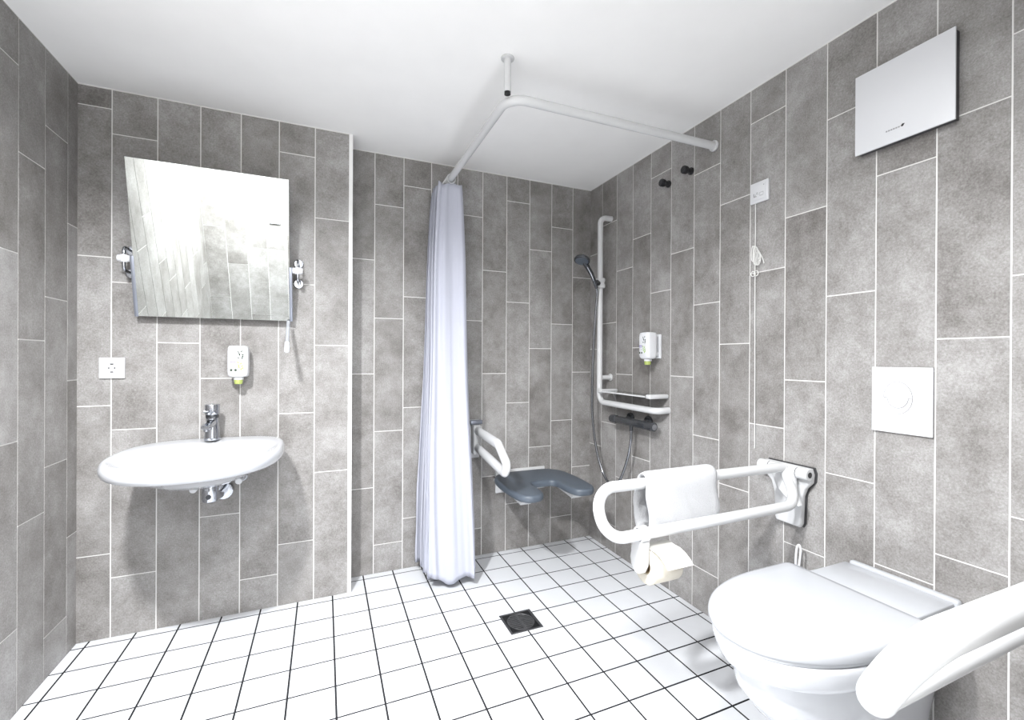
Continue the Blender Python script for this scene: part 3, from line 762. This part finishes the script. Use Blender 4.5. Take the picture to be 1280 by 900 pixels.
sphere(bm, (cxx-0.002, cyy, 1.478), 0.0045); link_mesh('knot', bm, M['cord'], t)

# ------------------------------------------------------------------ flush plate
t = thing('flush_plate', 'square white flush plate with round buttons on the wall above the toilet', 'flush plate', (XR-0.0006, 0.77, 1.02))
bm = B(); box(bm, XR-0.0036, XR-0.0006, 0.6965, 0.8465, 0.9255, 1.119); link_mesh('mounting_frame', bm, M['dark'], t, 0)
bm = B(); box(bm, XR-0.009, XR-0.0037, 0.6955, 0.8475, 0.9245, 1.120, 0.0012); pl = link_mesh('plate', bm, M['plastic'], t)
yc, zc, ay, az = 0.7785, 1.0295, 0.036, 0.0475
def arc(a0, a1, ry, rz, dz=0, n=24): return [(yc-ry*math.cos(a0+(a1-a0)*k/n), zc+dz+rz*math.sin(a0+(a1-a0)*k/n)) for k in range(n+1)]
small = arc(0, PI, ay, az)+[(yc+ay-0.0, zc-0.0), (yc+ay-0.010, zc)]+[(yc+(ay-0.010)*math.cos(a), zc-0.030*math.sin(a)) for a in [PI*k/20 for k in range(1, 20)]]+[(yc-ay+0.010, zc)]
bm = B(); prism(bm, small, 'x', XR-0.0108, XR-0.0091, 0.0004, 1); link_mesh('upper_button', bm, M['plastic'], t, 30)
xs = XR-0.0100
bm = B(); sweep(bm, [(xs, y, z) for y, z in small], 0.0011, 6, closed=True)
big = [(yc-ay*math.cos(a), zc-az*math.sin(a)) for a in [PI*0.62*k/20 for k in range(21)]]
sweep(bm, [(XR-0.0092, y, z) for y, z in big], [0.0011-0.0008*(k/20)**2 for k in range(21)], 6)
box(bm, XR-0.0111, XR-0.0107, yc-0.0045, yc+0.0045, zc+0.028, zc+0.0295)
link_mesh('button_gap', bm, M['seam'], t, 30)

# ------------------------------------------------------------------ toilet
TC = 0.788
def dring(tip, hw, z, back, xc=1.20, eb=7.0, ef=2.05, yc=TC, n=160):
    out = []
    for k in range(n):
        a = 2*PI*k/n; c, s = math.cos(a), math.sin(a)
        e = eb if c >= 0 else ef; axx = (back-xc) if c >= 0 else (xc-tip)
        out.append((xc+axx*math.copysign(abs(c)**(2/e), c), yc+hw*math.copysign(abs(s)**(2/e), s), z))
    return out
W = XR-0.0028
t = thing('toilet', 'white wall-hung toilet with its lid closed on the right wall', 'toilet', (XR-0.0006, TC, 0.10))
bm = B(); box(bm, XR-0.0027, XR-0.0006, TC-0.150, TC+0.105, 0.40, 0.497); link_mesh('wall_mount_gasket', bm, M['dark'], t, 0)
bm = B()
loft(bm, [dring(1.10, 0.05, 0.452, 1.36), dring(0.93, 0.160, 0.4545, 1.45), dring(0.906, 0.181, 0.4545, W), dring(0.902, 0.184, 0.450, W), dring(0.902, 0.184, 0.438, W), dring(0.912, 0.178, 0.408, W), dring(0.918, 0.172, 0.394, W),
          dring(0.922, 0.168, 0.391, W), dring(0.945, 0.150, 0.388, W), dring(0.951, 0.146, 0.365, W), dring(0.968, 0.142, 0.31, W), dring(1.02, 0.128, 0.245, W), dring(1.11, 0.115, 0.18, W, xc=1.25),
          dring(1.22, 0.105, 0.13, W, xc=1.32), dring(1.32, 0.10, 0.105, W, xc=1.42), dring(1.40, 0.08, 0.098, W, xc=1.46)])
link_mesh('bowl', bm, M['ceramic'], t, 50)
bm = B()
box(bm, 1.372, 1.545, TC-0.150, TC+0.124, 0.4548, 0.494, 0.004, 3)
link_mesh('hinge_cover', bm, M['seat_plastic'], t)
bm = B(); box(bm, 1.5455, W, TC-0.158, TC+0.114, 0.4548, 0.5015, 0.008, 4); link_mesh('rear_ridge', bm, M['seat_plastic'], t)
def lidring(tip, hw, z, back, eb=20.0): return dring(tip, hw, z, back, xc=1.215, eb=eb, ef=2.08, yc=TC+0.004)
bm = B()
loft(bm, [lidring(1.0, 0.13, 0.4552, 1.345), lidring(0.905, 0.184, 0.4555, 1.362), lidring(0.903, 0.186, 0.460, 1.364), lidring(0.904, 0.185, 0.4655, 1.363), lidring(1.0, 0.13, 0.466, 1.345)])
link_mesh('seat', bm, M['seat_plastic'], t, 50)
bm = B()
loft(bm, [lidring(1.0, 0.13, 0.4668, 1.345), lidring(0.898, 0.189, 0.4672, 1.366), lidring(0.895, 0.191, 0.471, 1.368), lidring(0.8945, 0.1915, 0.481, 1.368), lidring(0.897, 0.190, 0.490, 1.367), lidring(0.904, 0.185, 0.4955, 1.365), lidring(0.918, 0.175, 0.499, 1.362), lidring(0.98, 0.145, 0.5005, 1.345), lidring(1.10, 0.08, 0.501, 1.31)])
link_mesh('lid', bm, M['seat_plastic'], t, 50)
# toilet brush behind the bowl
t = thing('toilet_brush', 'white toilet brush with loop handle standing by the wall behind the toilet lid', 'toilet brush', (1.52, 1.058, 0.0))
bm = B()
loft(bm, [[(1.52+r*math.cos(2*PI*k/28), 1.058+r*math.sin(2*PI*k/28), z) for k in range(28)] for r, z in ((0.040, 0.0004), (0.044, 0.004), (0.046, 0.16), (0.044, 0.185), (0.020, 0.19))])
link_mesh('holder', bm, M['plastic'], t)
bm = B()
sweep(bm, cat([(1.520, 1.058, 0.19), (1.520, 1.057, 0.38), (1.524, 1.061, 0.44), (1.528, 1.060, 0.480), (1.530, 1.054, 0.492), (1.532, 1.049, 0.478), (1.527, 1.050, 0.43), (1.521, 1.055, 0.38)], 8), 0.0036, 10)
link_mesh('handle', bm, M['plastic'], t)

# ------------------------------------------------------------------ folding grab rails
def fold_rail(label, yu, yl, yp, tip, zu, zl, loc, pad=False):
    """yu/yl: upper and lower bar; yp: wall plate centre; s: side of the toilet"""
    s = 1 if yu > yl else -1
    t = thing('folding_grab_rail', label, 'grab rail', loc, 'folding grab rails beside the toilet')
    # wall plate: wide at the hinge, waisted below
    pts = [(0.093, 0.742), (0.088, 0.765), (-0.088, 0.765), (-0.095, 0.745), (-0.093, 0.715), (-0.072, 0.690), (-0.061, 0.660), (-0.057, 0.560), (-0.050, 0.546), (0.040, 0.546), (0.047, 0.560), (0.050, 0.650), (0.062, 0.690), (0.088, 0.715)]
    bm = B(); prism(bm, [(yp+s*a, z) for a, z in pts], 'x', XR-0.006, XR-0.0006); link_mesh('wall_gasket', bm, M['dark'], t, 30)
    bm = B(); prism(bm, [(yp+s*a*0.97, 0.655+(z-0.655)*0.98) for a, z in pts], 'x', XR-0.030, XR-0.0062, 0.007, 3); pl = link_mesh('wall_plate', bm, M['nylon'], t, 40)
    xh, zh = XR-0.042, 0.745
    bm = B(); cyl(bm, (xh, yp-0.052, zh), (xh, yp+0.052, zh), 0.0205, 24, bev=0.002)
    cyl(bm, (xh, yp-0.095, zh), (xh, yp-0.0545, zh), 0.0205, 24, bev=0.002); cyl(bm, (xh, yp+0.0545, zh), (xh, yp+0.095, zh), 0.0205, 24, bev=0.002)
    hb = link_mesh('hinge_barrel', bm, M['nylon'], t)
    for q in (-0.0533, 0.0533):
        bm = B(); cyl(bm, (xh, yp+q-0.0012, zh), (xh, yp+q+0.0012, zh), 0.019, 20); link_mesh('hinge_gap', bm, M['black'], hb)
    for q in (-0.0953, 0.0953):
        bm = B(); cyl(bm, (xh, yp+q-0.0006, zh), (xh, yp+q+0.0006, zh), 0.010, 18); link_mesh('pin_hole', bm, M['black'], hb)
    # bar: loop leaning towards the toilet at the bottom
    xe = XR-0.062
    bm = B()
    path = fillet([(xe, yu, zu), (tip+0.0165, yu, zu+0.008), (tip+0.0165, yl, zl-0.004), (xe-0.002, yl, zl), (xe, yu, zu)], [0, 0.066, 0.066, 0.062, 0], 12)
    sweep(bm, path, 0.0165, 20); br = link_mesh('bar', bm, M['nylon'], t)
    if pad:      # thick grip sleeve on the upper bar and round the front bend
        ps = [p for p in path[:27] if not (p.x < xe-0.16 and False)]
        p0 = Vector((xe-0.14, yu, zu+0.001)); q = [p0, p0-Vector((0.004, 0, 0))]+list(path[1:20])
        bm = B(); sweep(bm, q, [0.021, 0.0245]+[0.0245]*(len(q)-4)+[0.0245, 0.0235], 24); link_mesh('grip_sleeve', bm, M['nylon'], br)
    bm = B()
    w = [[(xe+0.016, yp+s*0.045, 0.755), (xe+0.016, yp-s*0.045, 0.755)], [(xe+0.012, yp+s*0.034, 0.72), (xe+0.012, yp-s*0.052, 0.72)], [(xe+0.006, yp+s*0.012, 0.68), (xe+0.006, yp-s*0.058, 0.68)], [(xe-0.004, yl+s*0.014, zl), (xe-0.004, yl-s*0.014, zl)]]
    th = 0.014; rings = []
    for (p, q) in w:
        p, q = Vector(p), Vector(q); m = (p+q)/2; hw = (p-q).length/2
        rings.append([(m.x+th*math.copysign(abs(math.cos(a))**0.6, math.cos(a)), m.y+hw*math.copysign(abs(math.sin(a))**0.6, math.sin(a)), m.z) for a in [2*PI*k/24 for k in range(24)]])
    loft(bm, rings); link_mesh('hinge_arm', bm, M['nylon'], t, 50)
    return t
fold_rail('white hinged grab rail carrying the folded towel, between shower and toilet', 1.10, 1.044, 1.112, 0.700, 0.757, 0.640, (XR-0.0006, 1.112, 0.655))
fold_rail('white hinged grab rail cut by the frame, nearest the camera beside the toilet', 0.338, 0.406, 0.38, 0.712, 0.751, 0.628, (XR-0.0006, 0.38, 0.655), pad=True)

# towel over the first rail's upper bar
t0, t1 = 0.885, 1.165
yu, zu = 1.10, 0.764
bm = B()
prof = []
def tp(s):   # path round the bar: s 0 near hem .. 1 far hem
    r = 0.0275; Ln, Lf = 0.150, 0.150; La = PI*r; L = Ln+La+Lf; d = s*L
    if d < Ln: return Vector((yu-r-0.001, zu-(Ln-d))), Vector((-1, 0))
    if d < Ln+La:
        a = PI-(d-Ln)/r; return Vector((yu+r*math.cos(a), zu+r*math.sin(a))), Vector((math.cos(a), math.sin(a)))
    return Vector((yu+r+0.001, zu-(d-Ln-La))), Vector((1, 0))
NS, NX = 64, 44
def towel_pt(i, s, side):
    x = t0+(t1-t0)*i/NX; p, nn = tp(s)
    edge = min(1.0, min(i, NX-i)/3.0); hem = min(1.0, min(s, 1-s)*NS/2.5)
    th = 0.0068*math.sqrt(max(0.05, min(edge, 1)))*(0.55+0.45*hem)
    wob = 0.0035*math.sin(x*38+s*9)+0.002*math.sin(x*90+s*21)
    wob *= min(1, abs(s-0.5)*4)
    if s > 0.5: wob = abs(wob)
    else: wob *= 0.4
    p = p+nn*(wob+side*th)
    dx = 0.006*math.sin(s*14)*(1 if i in (0, NX) else 1)
    z = p.y+(0.006*math.sin(x*22) if s < 0.04 or s > 0.96 else 0)
    return (x+dx, p.x, z)
outer = [[bm.verts.new(towel_pt(i, j/NS, 1)) for i in range(NX+1)] for j in range(NS+1)]
inner = [[bm.verts.new(towel_pt(i, j/NS, -1)) for i in range(NX+1)] for j in range(NS+1)]
for j in range(NS):
    for i in range(NX):
        bm.faces.new((outer[j][i], outer[j][i+1], outer[j+1][i+1], outer[j+1][i])); bm.faces.new((inner[j][i], inner[j+1][i], inner[j+1][i+1], inner[j][i+1]))
    bm.faces.new((outer[j][0], outer[j+1][0], inner[j+1][0], inner[j][0])); bm.faces.new((outer[j][NX], inner[j][NX], inner[j+1][NX], outer[j+1][NX]))
for i in range(NX):
    bm.faces.new((outer[0][i], inner[0][i], inner[0][i+1], outer[0][i+1])); bm.faces.new((outer[NS][i], outer[NS][i+1], inner[NS][i+1], inner[NS][i]))
to = link_mesh('towel', bm, M['towel'], None, 70); tag(to, 'folded white towel draped over the hinged grab rail above the paper roll', 'towel')

# paper holder clipped on the lower bar, and its roll
PX = 0.842
t = thing('paper_holder', 'white toilet paper holder clipped to the lower bar of the towel rail', 'paper holder', (PX, 1.052, 0.60))
bm = B()
hc = Vector((0, 1.044, 0.6369))
loft(bm, [[(x, hc.y+r*math.cos(2*PI*k/24), hc.z+r*math.sin(2*PI*k/24)) for k in range(24)] for x, r in ((PX, 0.0185), (PX-0.013, 0.0185), (PX-0.013, 0.023), (PX+0.013, 0.023), (PX+0.013, 0.0185), (PX, 0.0185))], False, False)
prism(bm, [(1.024, 0.618), (1.070, 0.618), (1.083, 0.560), (1.074, 0.535), (1.058, 0.522), (1.040, 0.526), (1.028, 0.548)], 'x', PX-0.013, PX+0.013, 0.004, 3)
link_mesh('side_plate', bm, M['nylon'], t)
bm = B(); cyl(bm, (PX+0.0132, 1.052, 0.552), (PX+0.125, 1.052, 0.552), 0.011, 18, bev=0.002); link_mesh('spindle', bm, M['nylon'], t)
r0, rx0, rx1, ry, rz = 0.054, PX+0.016, PX+0.113, 1.052, 0.5415
t = thing('toilet_roll', 'cream toilet paper roll with loose end on the holder', 'toilet paper', (rx0, ry, rz))
bm = B(); n = 40
def circ_(x, r): return [(x, ry+r*math.cos(2*PI*k/n), rz+r*math.sin(2*PI*k/n)) for k in range(n)]
loft(bm, [circ_(rx0+0.004, 0.0235), circ_(rx0, 0.026), circ_(rx0, r0-0.002), circ_(rx0+0.002, r0), circ_(rx1-0.002, r0), circ_(rx1, r0-0.002), circ_(rx1, 0.026), circ_(rx1-0.004, 0.0235)], False, False)
link_mesh('paper', bm, M['paper'], t, 50)
bm = B(); loft(bm, [circ_(rx0+0.003, 0.0232), circ_(rx0+0.003, 0.0218), circ_(rx1-0.003, 0.0218), circ_(rx1-0.003, 0.0232)], False, False)
link_mesh('core', bm, plain('cardboard', (0.45, 0.36, 0.24), 0.9), t)
bm = B()
tailp = [(ry+0.052*math.cos(a)*1.03, rz+(r0+0.0015)*math.sin(a)) for a in (1.9, 1.6, 1.3)]
path = [(ry+(r0+0.0012)*math.cos(a), rz+(r0+0.0012)*math.sin(a)) for a in [0.9+k*0.17 for k in range(7)]]
path += [(ry-0.040, rz+r0-0.002), (ry-0.062, rz+r0-0.008), (ry-0.082, rz+r0-0.019), (ry-0.094, rz+r0-0.031)]
NXp = 8
up_, lo_ = [], []
for k, (y, z) in enumerate(path):
    f = k/(len(path)-1); w0, w1 = rx0+0.003, rx1-0.003
    if f > 0.9: w0 += 0.0; 
    up_.append([bm.verts.new((w0+(w1-w0)*i/NXp, y, z+0.0007)) for i in range(NXp+1)])
    lo_.append([bm.verts.new((w0+(w1-w0)*i/NXp, y, z)) for i in range(NXp+1)])
for k in range(len(path)-1):
    for i in range(NXp):
        bm.faces.new((up_[k][i], up_[k][i+1], up_[k+1][i+1], up_[k+1][i])); bm.faces.new((lo_[k][i], lo_[k+1][i], lo_[k+1][i+1], lo_[k][i+1]))
    bm.faces.new((up_[k][0], up_[k+1][0], lo_[k+1][0], lo_[k][0])); bm.faces.new((up_[k][NXp], lo_[k][NXp], lo_[k+1][NXp], up_[k+1][NXp]))
bm.faces.new(up_[-1]+lo_[-1][::-1]); bm.faces.new(up_[0][::-1]+lo_[0])
link_mesh('loose_end', bm, M['paper_light'], t, 50)

# ------------------------------------------------------------------ light switch on the door wall (seen in the mirror)
lx, lz = -0.388, 1.312
t = thing('light_switch', 'square white light switch beside the doorway, seen in the mirror', 'switch', (lx, YN+0.0006, lz))
bm = B(); box(bm, lx-0.041, lx+0.041, YN+0.0006, YN+0.010, lz-0.041, lz+0.041, 0.002); link_mesh('frame', bm, M['plastic'], t)
bm = B(); box(bm, lx-0.029, lx+0.029, YN+0.0101, YN+0.014, lz-0.029, lz+0.029, 0.002); link_mesh('rocker', bm, M['plastic'], t)

# ------------------------------------------------------------------ lamps: main ceiling lamp, then two added unseen fills
def area(name, loc, size, power, col=(1, 1, 1), rot=(0, 0, 0), shape='DISK'):
    l = bpy.data.lights.new(name, 'AREA'); l.shape = shape; l.size = size; l.energy = power; l.color = col
    o = bpy.data.objects.new(name, l); C.objects.link(o); o.location = loc; o.rotation_euler = rot
    return o
def ceiling_lamp(LX, LY, power, size, spread, label):
  t = thing('ceiling_lamp', label, 'lamp', (LX, LY, H))
  bm = B(); n = 48
  loft(bm, [[(LX+r*math.cos(2*PI*k/n), LY+r*math.sin(2*PI*k/n), z) for k in range(n)] for r, z in ((0.125, H-0.0005), (0.130, H-0.004), (0.130, H-0.028), (0.124, H-0.030), (0.115, H-0.030), (0.115, H-0.014))], True, True)
  link_mesh('housing', bm, M['steel_white'], t)
  k = area('ceiling_lamp_light', (0, 0, -0.033), size, power, (0.975, 0.985, 1.0)); k.parent = t; k.data.spread = math.radians(spread)
P_KEY, P_HALL_FILL, P_FILL = 106.0, 46.0, 36.0
ceiling_lamp(-0.50, 0.60, P_KEY, 0.13, 158, 'round flush ceiling lamp above the basin side of the doorway')
ceiling_lamp(0.20, 0.27, P_FILL, 0.20, 165, 'added unseen fill lamp on the ceiling, toilet side of the doorway')  # unseen second lamp, added only to brighten the room
t = thing('corridor_fill', 'added unseen fill light in the corridor behind the doorway', 'lamp', (0.3, -1.3, 2.4))  # invented source, sends extra fill through the doorway
bm = B(); box(bm, 0.0, 0.6, -1.6, -1.0, 2.37, 2.3996, 0.004); link_mesh('housing', bm, M['steel_white'], t)
k = area('corridor_fill_light', (0.3, -1.3, 2.366), 0.55, P_HALL_FILL, (0.975, 0.985, 1.0), shape='SQUARE'); k.parent = t; k.location = (0, 0, -0.034)

w = bpy.data.worlds.new('World'); scene.world = w; w.use_nodes = True
w.node_tree.nodes['Background'].inputs[0].default_value = (0.8, 0.85, 0.9, 1); w.node_tree.nodes['Background'].inputs[1].default_value = 0.3

# ------------------------------------------------------------------ camera (calibrated on the floor tile grid)
f_px, pcx, pcy, yaw, pitch, roll = 561.0845, 645.4055, 448.665, 0.4039, -0.0015, 0.0050
fw = Vector((math.sin(yaw)*math.cos(pitch), math.cos(yaw)*math.cos(pitch), math.sin(pitch)))
rt = Vector((math.cos(yaw), -math.sin(yaw), 0)); uu = rt.cross(fw)
r_ = rt*math.cos(roll)+uu*math.sin(roll); u_ = uu*math.cos(roll)-rt*math.sin(roll)
cam = bpy.data.cameras.new('camera'); co = bpy.data.objects.new('camera', cam); C.objects.link(co)
mat = Matrix((r_, u_, -fw)).transposed().to_4x4(); mat.translation = Vector((0, 0, 7.6073*0.15))
co.matrix_world = mat
cam.sensor_fit = 'HORIZONTAL'; cam.sensor_width = 36.0; cam.lens = 36.0*f_px/1280
cam.shift_x = (640-pcx)/1280; cam.shift_y = (pcy-450)/1280; cam.clip_start = 0.01
scene.camera = co

vs = scene.view_settings
vs.view_transform = 'Standard'; vs.look = 'None'; vs.gamma = 1.0; vs.use_curve_mapping = False; vs.exposure = 0.0
cy_ = scene.cycles
cy_.use_denoising = True; cy_.max_bounces = 12; cy_.diffuse_bounces = 8; cy_.glossy_bounces = 6; cy_.transmission_bounces = 8
cy_.caustics_reflective = False; cy_.caustics_refractive = False; cy_.sample_clamp_indirect = 6.0
